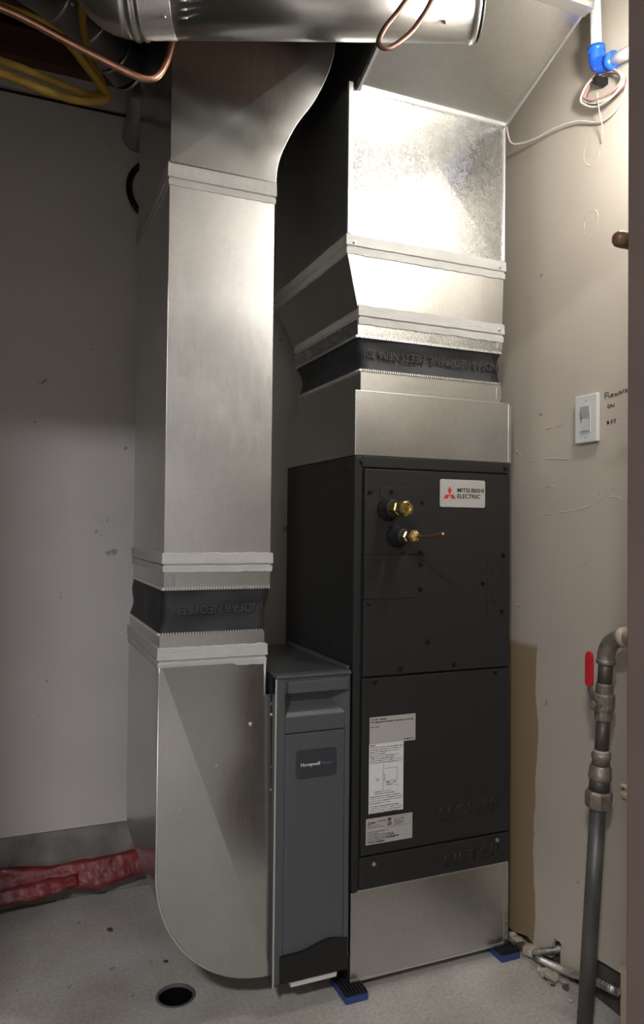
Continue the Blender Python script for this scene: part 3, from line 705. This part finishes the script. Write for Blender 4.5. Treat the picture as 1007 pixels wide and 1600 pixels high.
b = MB(); b.add([C_,T_,TR,BR,B_,BL,TL], [(0,1,2),(0,2,3),(0,3,4),(0,4,5),(0,5,6),(0,6,1)]); b.build('front_sheet', 'galv_spangle', rs)
LC = (X0-0.005,0.31,2.345)
b = MB(); b.add([(X0,0,Z0),(X0,0,Z1),(X0,0.62,Z1),(X0,0.62,Z0),LC], [(0,1,4),(1,2,4),(2,3,4),(3,0,4)]); b.build('side_sheet', 'galv_box', rs)
MB().box(X0-0.004,X0+0.010,-0.009,0.002,2.142,2.578).build('corner_seam', 'galv_edge', rs, bevel=0.001)
MB().box(X1-0.002,X1+0.004,-0.006,0.002,2.142,2.578).build('corner_seam', 'galv_edge', rs, bevel=0.001)
# elbow that turns out over the viewer
EL = [(0.0,2.572),(0.62,2.572),(0.62,2.955),(-0.62,2.955),(-0.62,2.74),(-0.352,2.708)]
el = MB().prism(EL, 'x', 0.000, 0.505).build('elbow', 'galv_box', sp)
MB().box(-0.004,0.506,-0.010,0.001,2.566,2.594).build('drive_cleat', 'galv_edge', el, bevel=0.001)
b = MB(); b.prism([(-0.345,2.700),(-0.345,2.712),(-0.385,2.722),(-0.385,2.700)], 'x', 0.002, 0.512); b.build('drive_cleat', 'galv_edge', el, bevel=0.001)
b = MB(); b.prism([(-0.002,2.562),(0.012,2.575),(-0.340,2.716),(-0.345,2.704)], 'x', 0.503, 0.510); b.build('edge_seam', 'galv_edge', el)
b = MB(); b.prism([(-0.002,2.562),(0.012,2.575),(-0.340,2.716),(-0.345,2.704)], 'x', -0.005, 0.004); b.build('edge_seam', 'galv_edge', el)

# ------------------------------------------------------------------ overhead pipes and cables
ax = Vector((0.921,-0.389,0)); A = Vector((-0.66,-0.147,2.536)); R_ = 0.076
rdct = thing('round_duct', 'shiny round metal duct running overhead across the top of the picture', 'round duct', tuple(A))
LEN = 0.80
MB().lathe(A, ax, [(0.10,R_),(LEN,R_)], 40).build('pipe', 'galv_round', rdct)
MB().lathe(A, ax, [(0.0,R_+0.004),(0.004,R_+0.007),(0.010,R_+0.007),(0.014,R_+0.002),(0.020,R_+0.002),(0.024,R_+0.006),(0.030,R_+0.006),(0.034,R_+0.0015),(0.100,R_+0.0015),(0.101,R_)], 40).build('collar', 'galv_round', rdct)
MB().lathe(A, ax, [(LEN-0.002,R_),(LEN+0.002,R_+0.003),(LEN+0.008,R_+0.003),(LEN+0.010,R_),(LEN+0.016,R_),(LEN+0.018,R_-0.004)], 40).build('end_bead', 'galv_edge', rdct)
MB().lathe(A, ax, [(LEN+0.0105,R_+0.001),(LEN+0.0135,R_+0.0035),(LEN+0.0165,R_+0.001)], 40).build('end_gasket', 'black_rubber', rdct)
for t, an in ((0.73,-1.05),(0.085,-1.0)):
    p = A+ax*t; d = Vector((0.389,0.921,0))*-math.cos(an)+Vector((0,0,1))*math.sin(an)
    screw(*(p+d*(R_-0.001)), 'steel', rdct, 0.004, d)
pts = [A+ax*0.004]
for i in range(1,9):
    t = math.radians(90*i/8); pts.append(A+ax*0.004-ax*(0.075*math.sin(t))+Vector((0,0.03,1)).normalized()*(0.075*(1-math.cos(t))))
pts.append(pts[-1]+Vector((0,0.03,0.30)))
b = MB(); b.tube(pts, R_+0.001, 32).build('elbow', 'galv_round', rdct)
# crimped seam marks beside the collar and a maker's paper label
for k in range(4):
    an = -0.35-0.22*k; p = A+ax*0.118; d = Vector((0.389,0.921,0))*-math.cos(an)+Vector((0,0,1))*math.sin(an)
    MB().tube([p+d*(R_+0.0005), p+ax*0.02+d*(R_+0.0005)], 0.003, 6).build('crimp', 'galv_edge', rdct)
lab = MB(); n_ = 6; vv = []
for k in range(n_+1):
    an = -0.15+0.5*k/n_; d = Vector((0.389,0.921,0))*-math.cos(an)+Vector((0,0,1))*math.sin(an)
    vv += [A+ax*0.045+d*(R_+0.0025), A+ax*0.096+d*(R_+0.0025)]
lab.add(vv, [(2*k,2*k+1,2*k+3,2*k+2) for k in range(n_)]); lab.build('paper_label', 'tape_label', rdct)

# second, darker adjustable elbow behind it
el2 = thing('elbow_duct', 'dull dark segmented round elbow behind the shiny duct at the upper left', 'round duct', (-0.62,0.55,2.83))
def seg(name, p, q, r, parent, m='galv_dark'):
    p, q = Vector(p), Vector(q); L_ = (q-p).length
    MB().lathe(p, q-p, [(0,r),(0.004,r+0.003),(0.010,r+0.003),(0.013,r),(L_,r)], 28).build(name, m, parent)
P2 = [(-1.12,0.22,2.882),(-0.80,0.40,2.865),(-0.70,0.46,2.845),(-0.625,0.52,2.815),(-0.575,0.565,2.80),(-0.535,0.60,2.80)]
for i in range(5): seg('gore' if 0 < i < 4 else 'pipe', P2[i], P2[i+1], 0.068-0.001*i, el2)
MB().tube(smooth_path([(-0.54,0.595,2.80),(-0.51,0.63,2.79),(-0.495,0.68,2.765),(-0.49,0.75,2.74),(-0.49,0.842,2.72)],6), 0.058, 24).build('down_pipe', 'galv_dark', el2)
screw(-0.76,0.36,2.83,'steel',el2,0.005,(-0.3,-1,-0.4))

cu1 = [(-1.44,-0.04,2.56),(-1.10,-0.04,2.53),(-0.946,-0.04,2.51),(-0.876,-0.04,2.494),(-0.804,-0.04,2.472),(-0.715,-0.04,2.447),(-0.645,-0.04,2.429),(-0.605,-0.04,2.425),(-0.58,-0.04,2.440),(-0.561,-0.04,2.475),(-0.551,-0.04,2.510),(-0.545,-0.04,2.56),(-0.545,-0.03,2.70),(-0.56,-0.02,2.96)]
tag(MB().tube(smooth_path(cu1,6), 0.0095, 14).build('copper_pipe', 'copper'), 'bright copper pipe sweeping under the dark elbow at the upper left', 'pipe')
cu2 = [(-0.03,-0.56,2.95),(-0.04,-0.56,2.60),(-0.072,-0.56,2.481),(-0.095,-0.56,2.433),(-0.119,-0.56,2.388),(-0.149,-0.56,2.345),(-0.191,-0.562,2.305),(-0.212,-0.562,2.298),(-0.221,-0.56,2.310),(-0.205,-0.56,2.345),(-0.173,-0.56,2.39),(-0.142,-0.56,2.447),(-0.12,-0.56,2.55),(-0.11,-0.56,2.95)]
tag(MB().tube(smooth_path(cu2,6), 0.0058, 12).build('copper_line', 'copper_dull'), 'thin brown copper line looping down in front of the round duct', 'pipe')
yc1 = [(-1.44,0.25,2.62),(-1.2,0.25,2.575),(-0.949,0.25,2.551),(-0.852,0.25,2.535),(-0.751,0.25,2.517),(-0.705,0.265,2.522),(-0.675,0.28,2.550),(-0.686,0.285,2.588),(-0.715,0.29,2.64),(-0.735,0.295,2.75),(-0.74,0.30,2.93)]
yc2 = [(-1.44,0.22,2.53),(-1.2,0.22,2.51),(-0.948,0.22,2.501),(-0.852,0.22,2.483),(-0.77,0.22,2.474),(-0.711,0.22,2.480),(-0.670,0.225,2.502),(-0.69,0.23,2.537),(-0.735,0.23,2.588),(-0.775,0.225,2.628),(-0.831,0.22,2.661),(-0.904,0.22,2.676),(-1.1,0.22,2.70),(-1.44,0.22,2.80)]
tag(MB().tube(smooth_path(yc1,6), 0.0115, 12).build('yellow_cable', 'cable_yellow'), 'upper yellow cable, turning up behind the copper pipe at the upper left', 'cable', 'yellow cables by the ceiling')
tag(MB().tube(smooth_path(yc2,6), 0.0115, 12).build('yellow_cable', 'cable_yellow'), 'lower yellow cable, doubling back in a loop at the upper left', 'cable', 'yellow cables by the ceiling')
n = 28
tag(MB().tube([(-0.437+0.085*math.cos(2*math.pi*i/n), 0.833, 2.535+0.10*math.sin(2*math.pi*i/n)) for i in range(n)], 0.011, 12, True).build('rubber_ring', 'black_rubber'), 'black ring on the back wall half hidden behind the return duct', 'ring')

# ------------------------------------------------------------------ right wall fittings
pw = thing('water_pipe', 'white plastic pipe with a blue elbow high on the right wall', 'pipe', (0.57,-0.337,2.592))
MB().tube([(0.57,-0.320,2.955),(0.57,-0.331,2.615)], 0.0145, 16).build('pipe_run', 'pex_white', pw)
MB().tube([(0.57,-0.372,2.574),(0.57,-0.46,2.556),(0.57,-0.70,2.525)], 0.0155, 16).build('pipe_run', 'pex_white', pw)
MB().tube(smooth_path([(0.57,-0.330,2.632),(0.57,-0.333,2.600),(0.57,-0.340,2.588),(0.57,-0.355,2.579),(0.57,-0.393,2.570)],5), 0.0215, 18).build('elbow', 'pex_blue', pw)
MB().tube([(0.57,-0.331,2.640),(0.57,-0.332,2.625)], 0.0235, 18).build('elbow_rim', 'pex_blue', pw)
MB().tube([(0.57,-0.378,2.573),(0.57,-0.396,2.5695)], 0.0235, 18).build('elbow_rim', 'pex_blue', pw)
MB().box(0.570,0.6095,-0.335,-0.315,2.545,2.565).build('clip', 'black_rubber', pw, bevel=0.002)

wc = thing('wire_coil', 'coil of white and brown thermostat wire hanging under the blue elbow', 'wire', (0.585,-0.34,2.48))
base = [(-0.263,2.545),(-0.296,2.573),(-0.357,2.570),(-0.403,2.536),(-0.415,2.502),(-0.380,2.483),(-0.321,2.491),(-0.279,2.519)]
for k, (m, dx, s, dz) in enumerate((('wire_white',0.0,1.0,0),('wire_pink',-0.006,0.94,0.004),('wire_brown',0.006,0.97,-0.006),('wire_white',-0.004,1.05,-0.008),('wire_pink',0.004,0.90,-0.003))):
    cy, cz = -0.34, 2.527
    pth = smooth_path([(0.583+dx+0.004*math.sin(i*1.7+k), cy+(y-cy)*s, cz+(z-cz)*s*0.92+dz) for i, (y, z) in enumerate(base)], 6, True)
    MB().tube(pth, 0.0032, 8, True).build('loop', m, wc)
MB().tube(smooth_path([(0.59,-0.40,2.535),(0.597,-0.412,2.500),(0.60,-0.388,2.466),(0.60,-0.353,2.447),(0.602,-0.305,2.452),(0.598,-0.229,2.492),(0.59,-0.147,2.513),(0.58,-0.06,2.519),(0.567,0.0,2.528),(0.553,0.03,2.545),(0.545,0.04,2.60)],6), 0.0030, 8).build('tail', 'wire_white', wc)
tag(MB().tube(smooth_path([(0.574,-0.331,2.517),(0.576,-0.334,2.471),(0.59,-0.334,2.417),(0.606,-0.312,2.392)],6), 0.0014, 6).build('string', 'wire_white'), 'thin white string dangling from the wire coil', 'string')

sw = thing('light_switch', 'white rocker switch on a wall plate beside the word Furnace', 'switch', (0.61,-0.264,1.622))
MB().box(0.597,0.6097,-0.307,-0.220,1.554,1.690).build('plate', 'switch_plate', sw, bevel=0.003)
fr = MB(); fr.box(0.5955,0.598,-0.2835,-0.2435,1.582,1.586); fr.box(0.5955,0.598,-0.2835,-0.2435,1.658,1.662); fr.box(0.5955,0.598,-0.2835,-0.2805,1.586,1.658); fr.box(0.5955,0.598,-0.2465,-0.2435,1.586,1.658)
fr.build('rocker_frame', 'pex_white', sw)
MB().prism([(0.5975,1.586),(0.5925,1.587),(0.5962,1.622),(0.5905,1.657),(0.5975,1.658)], 'y', -0.2802, -0.2468).build('rocker', 'switch_rocker', sw, bevel=0.0008)
for z in (1.570,1.674): MB().lathe((0.5975,-0.2635,z), (-1,0,0), [(0,0.0034),(0.0012,0.0034),(0.002,0.002)], 10).build('screw', 'steel', sw)
lt = thing('wall_latch', 'small cream catch on the right wall beside the door jamb', 'latch', (0.61,-0.405,0.617))
MB().prism([(0.6095,0.600),(0.599,0.602),(0.597,0.612),(0.603,0.620),(0.597,0.634),(0.6095,0.637)], 'y', -0.414, -0.394).build('catch', 'baseboard', lt, bevel=0.002)
MB().lathe((0.606,-0.404,0.626), (-1,0,0), [(0,0.004),(0.0075,0.004),(0.010,0.002)], 8).build('screw', 'iron_dark', lt)

# gas pipe
gp = thing('gas_pipe', 'iron gas pipe with a red-handled valve standing in front of the right wall', 'gas pipe', (0.5,-0.372,0))
def gpt(z): return Vector((0.5, -0.3725-0.0745*z*(1.05 if z < 0.9 else 1.0), z))
def gl(name, z0, prof, m, n=20, sm=True, ph=0.0):
    p = gpt(z0); d = gpt(z0+0.1)-p
    return MB().lathe(p, d, prof, n, sm, ph).build(name, m, gp)
gl('lower_pipe', 0.0, [(0,0.0205),(0.605,0.0205)], 'gas_black')
gl('union_nut', 0.595, [(0,0.027),(0.006,0.033),(0.030,0.0345),(0.042,0.034),(0.047,0.028)], 'iron', 8, False, 0.2)
gl('union_body', 0.640, [(0,0.0255),(0.034,0.0255)], 'iron_dark')
gl('coupling', 0.670, [(0,0.027),(0.003,0.029),(0.012,0.029),(0.014,0.0275),(0.030,0.0275),(0.034,0.0245),(0.038,0.0245)], 'iron')
gl('coupling', 0.706, [(0,0.0225),(0.016,0.0215),(0.020,0.0245),(0.030,0.0245),(0.034,0.020)], 'iron')
gl('nipple', 0.738, [(0,0.0175),(0.09,0.0175)], 'iron_dark')
gl('thread_paste', 0.738, [(0,0.0195),(0.006,0.0185),(0.009,0.0175)], 'iron_paint')
vb = gl('valve_body', 0.822, [(0,0.0195),(0.004,0.0225),(0.024,0.0225),(0.027,0.024),(0.034,0.0265),(0.055,0.0265),(0.066,0.0265),(0.070,0.0215),(0.092,0.0215),(0.096,0.019)], 'iron', 16, False)
gl('nipple', 0.915, [(0,0.0180),(0.058,0.0180)], 'iron_dark')
gl('elbow_rim', 0.966, [(0,0.021),(0.003,0.0245),(0.011,0.0245),(0.014,0.021)], 'iron')
e0 = gpt(0.975)
MB().tube(smooth_path([e0, e0+Vector((0,-0.002,0.022)), e0+Vector((0.002,-0.014,0.046)), e0+Vector((0.003,-0.036,0.060)), e0+Vector((0.003,-0.060,0.066))],6), 0.0215, 20).build('elbow', 'iron', gp)
MB().tube([e0+Vector((0.003,-0.052,0.066)), e0+Vector((0.003,-0.066,0.069))], 0.0255, 20).build('elbow_rim', 'iron_paint', gp)
MB().tube([e0+Vector((0.003,-0.06,0.067)), e0+Vector((0.003,-0.30,0.082))], 0.0185, 20).build('pipe_run', 'iron_paint', gp)
vc = gpt(0.868)
sd_ = Vector((-1,-0.12,0)).normalized()
MB().lathe(vc+sd_*0.018, sd_, [(0,0.013),(0.012,0.013),(0.013,0.008),(0.024,0.008),(0.025,0.011),(0.031,0.010)], 10, False).build('stem', 'iron', vb)
# handle: flat bar stepping away from the body, red vinyl grip
s0 = vc+sd_*0.038; side = Vector((-sd_.y, sd_.x, 0))
hp = [s0+Vector((0,0,-0.016)), s0+Vector((0,0,0.012)), s0+sd_*0.016+Vector((0,0,0.040)), s0+sd_*0.018+Vector((0,0,0.062))]
def bar(path, wd, th, parent, name, m, bev):
    b = MB(); o = []
    for i, p in enumerate(path):
        t = (path[min(i+1,len(path)-1)]-path[max(i-1,0)]).normalized(); nn = side.cross(t).normalized()
        ww = wd[i]
        o += [p+side*ww+nn*th, p-side*ww+nn*th, p-side*ww-nn*th, p+side*ww-nn*th]
    fs = [(0,1,2,3)]+[(4*i+k,4*i+(k+1)%4,4*i+4+(k+1)%4,4*i+4+k) for i in range(len(path)-1) for k in range(4)]+[tuple(4*(len(path)-1)+k for k in (3,2,1,0))]
    b.add(o, fs); return b.build(name, m, parent, bevel=bev)
bar(hp, [0.013,0.013,0.008,0.008], 0.002, vb, 'handle_bar', 'steel', 0.0008)
q0 = s0+sd_*0.018
bar([q0+Vector((0,0,0.048)), q0+Vector((0,0,0.056)), q0+Vector((0,0,0.118)), q0+Vector((0,0,0.128)), q0+Vector((0,0,0.134))], [0.0085,0.0115,0.0115,0.0095,0.004], 0.0042, vb, 'handle_grip', 'handle_red', 0.002)

# flexible conduit by the floor
cp = smooth_path([(0.640,-0.130,0.060),(0.612,-0.128,0.060),(0.585,-0.105,0.050),(0.574,-0.085,0.036),(0.577,-0.100,0.028),(0.583,-0.150,0.034),(0.588,-0.215,0.048),(0.590,-0.30,0.075),(0.590,-0.385,0.094),(0.5915,-0.398,0.096)], 14)
tag(MB().tube(cp, [0.0122 if i % 2 else 0.0088 for i in range(len(cp))], 12, smooth=False).build('flexible_conduit', 'flex_steel'), 'ribbed metal conduit looping out of the hole at the foot of the right wall', 'conduit')

# rubble along the foot of the right wall
rnd = random.Random(21)
def chunk(x, y, s, m, name, label, cat, group, flat=0.6, z=0):
    bm = bmesh.new(); bmesh.ops.create_icosphere(bm, subdivisions=1, radius=1.0)
    for v in bm.verts:
        k = 0.7+0.6*rnd.random(); v.co = Vector((v.co.x*s*k, v.co.y*s*k*1.2, v.co.z*s*k*flat))
    lo = min(v.co.z for v in bm.verts)
    for v in bm.verts: v.co += Vector((x,y,z-lo))
    me = bpy.data.meshes.new(name); bm.to_mesh(me); bm.free(); me.materials.append(M[m])
    o = bpy.data.objects.new(name, me); COL.objects.link(o); tag(o, label, cat, group)
G = 'crumbled plaster along the foot of the right wall'
for (x, y, s) in ((0.603,0.062,0.018),(0.594,0.03,0.021),(0.590,-0.005,0.023),(0.594,-0.034,0.026),(0.592,-0.055,0.013),(0.566,-0.118,0.012),(0.572,-0.140,0.020),(0.567,-0.168,0.024),(0.590,-0.190,0.015),(0.560,-0.150,0.008),(0.578,-0.21,0.010),(0.60,-0.075,0.012),(0.585,0.015,0.009),(0.555,-0.185,0.006),(0.545,-0.02,0.004),(0.552,-0.26,0.007),(0.57,-0.29,0.008),(0.54,-0.30,0.006),(0.557,-0.095,0.006)):
    chunk(x, y, s, 'debris' if rnd.random() < 0.72 else 'debris_dark', 'plaster_chunk', 'broken plaster chunk on the floor at the foot of the right wall', 'debris', G)
chunk(-0.579,0.587,0.011,'debris_dark','floor_scrap','small dark scrap lying on the floor left of the return duct','debris',None,0.3)
chunk(-0.447,0.345,0.007,'debris_dark','floor_crumb','tiny dark crumb on the floor close to the curved boot','debris',None,0.4)

# red plastic sheeting along the curb
def ribbon(name, m, top, bot, ny, seed, parent=None):
    r_ = random.Random(seed); nx = 40; b = MB(); vs_ = []
    for i in range(nx+1):
        t = i/nx
        for j in range(ny+1):
            s = j/ny
            def ev(L_):
                k = t*(len(L_)-1); a = min(int(k),len(L_)-2); f = k-a; return Vector(L_[a])*(1-f)+Vector(L_[a+1])*f
            p = ev(top)*(1-s)+ev(bot)*s
            p += Vector((0, -0.006*abs(math.sin(s*7+t*17+seed))-0.004*abs(math.sin(s*13-t*31))-0.003*r_.random(), 0.004*(r_.random()-.5)))
            vs_.append(p)
    b.add(vs_, [(i*(ny+1)+j,(i+1)*(ny+1)+j,(i+1)*(ny+1)+j+1,i*(ny+1)+j+1) for i in range(nx) for j in range(ny)], True)
    o = b.build(name, m, parent); sd2 = o.modifiers.new('solidify','SOLIDIFY'); sd2.thickness = 0.0012
    return o
rs_ = thing('red_sheeting', 'crumpled red plastic strip lying along the concrete curb at the lower left', 'plastic strip', (-0.9,0.81,0.05))
ribbon('sheet', 'red_plastic', [(-1.43,0.845,0.16),(-1.2,0.843,0.150),(-0.91,0.842,0.155),(-0.75,0.84,0.132),(-0.60,0.84,0.138),(-0.46,0.84,0.145),(-0.30,0.84,0.15)],
       [(-1.43,0.80,0.05),(-1.2,0.80,0.06),(-0.91,0.79,0.085),(-0.75,0.80,0.068),(-0.60,0.79,0.050),(-0.46,0.80,0.070),(-0.30,0.80,0.08)], 6, 2, rs_)
ribbon('fold', 'red_plastic', [(-1.43,0.80,0.07),(-1.1,0.80,0.075),(-0.91,0.79,0.098),(-0.78,0.805,0.105),(-0.66,0.82,0.10)],
       [(-1.43,0.765,0.008),(-1.1,0.765,0.03),(-0.91,0.765,0.056),(-0.78,0.77,0.060),(-0.66,0.79,0.075)], 4, 5, rs_)
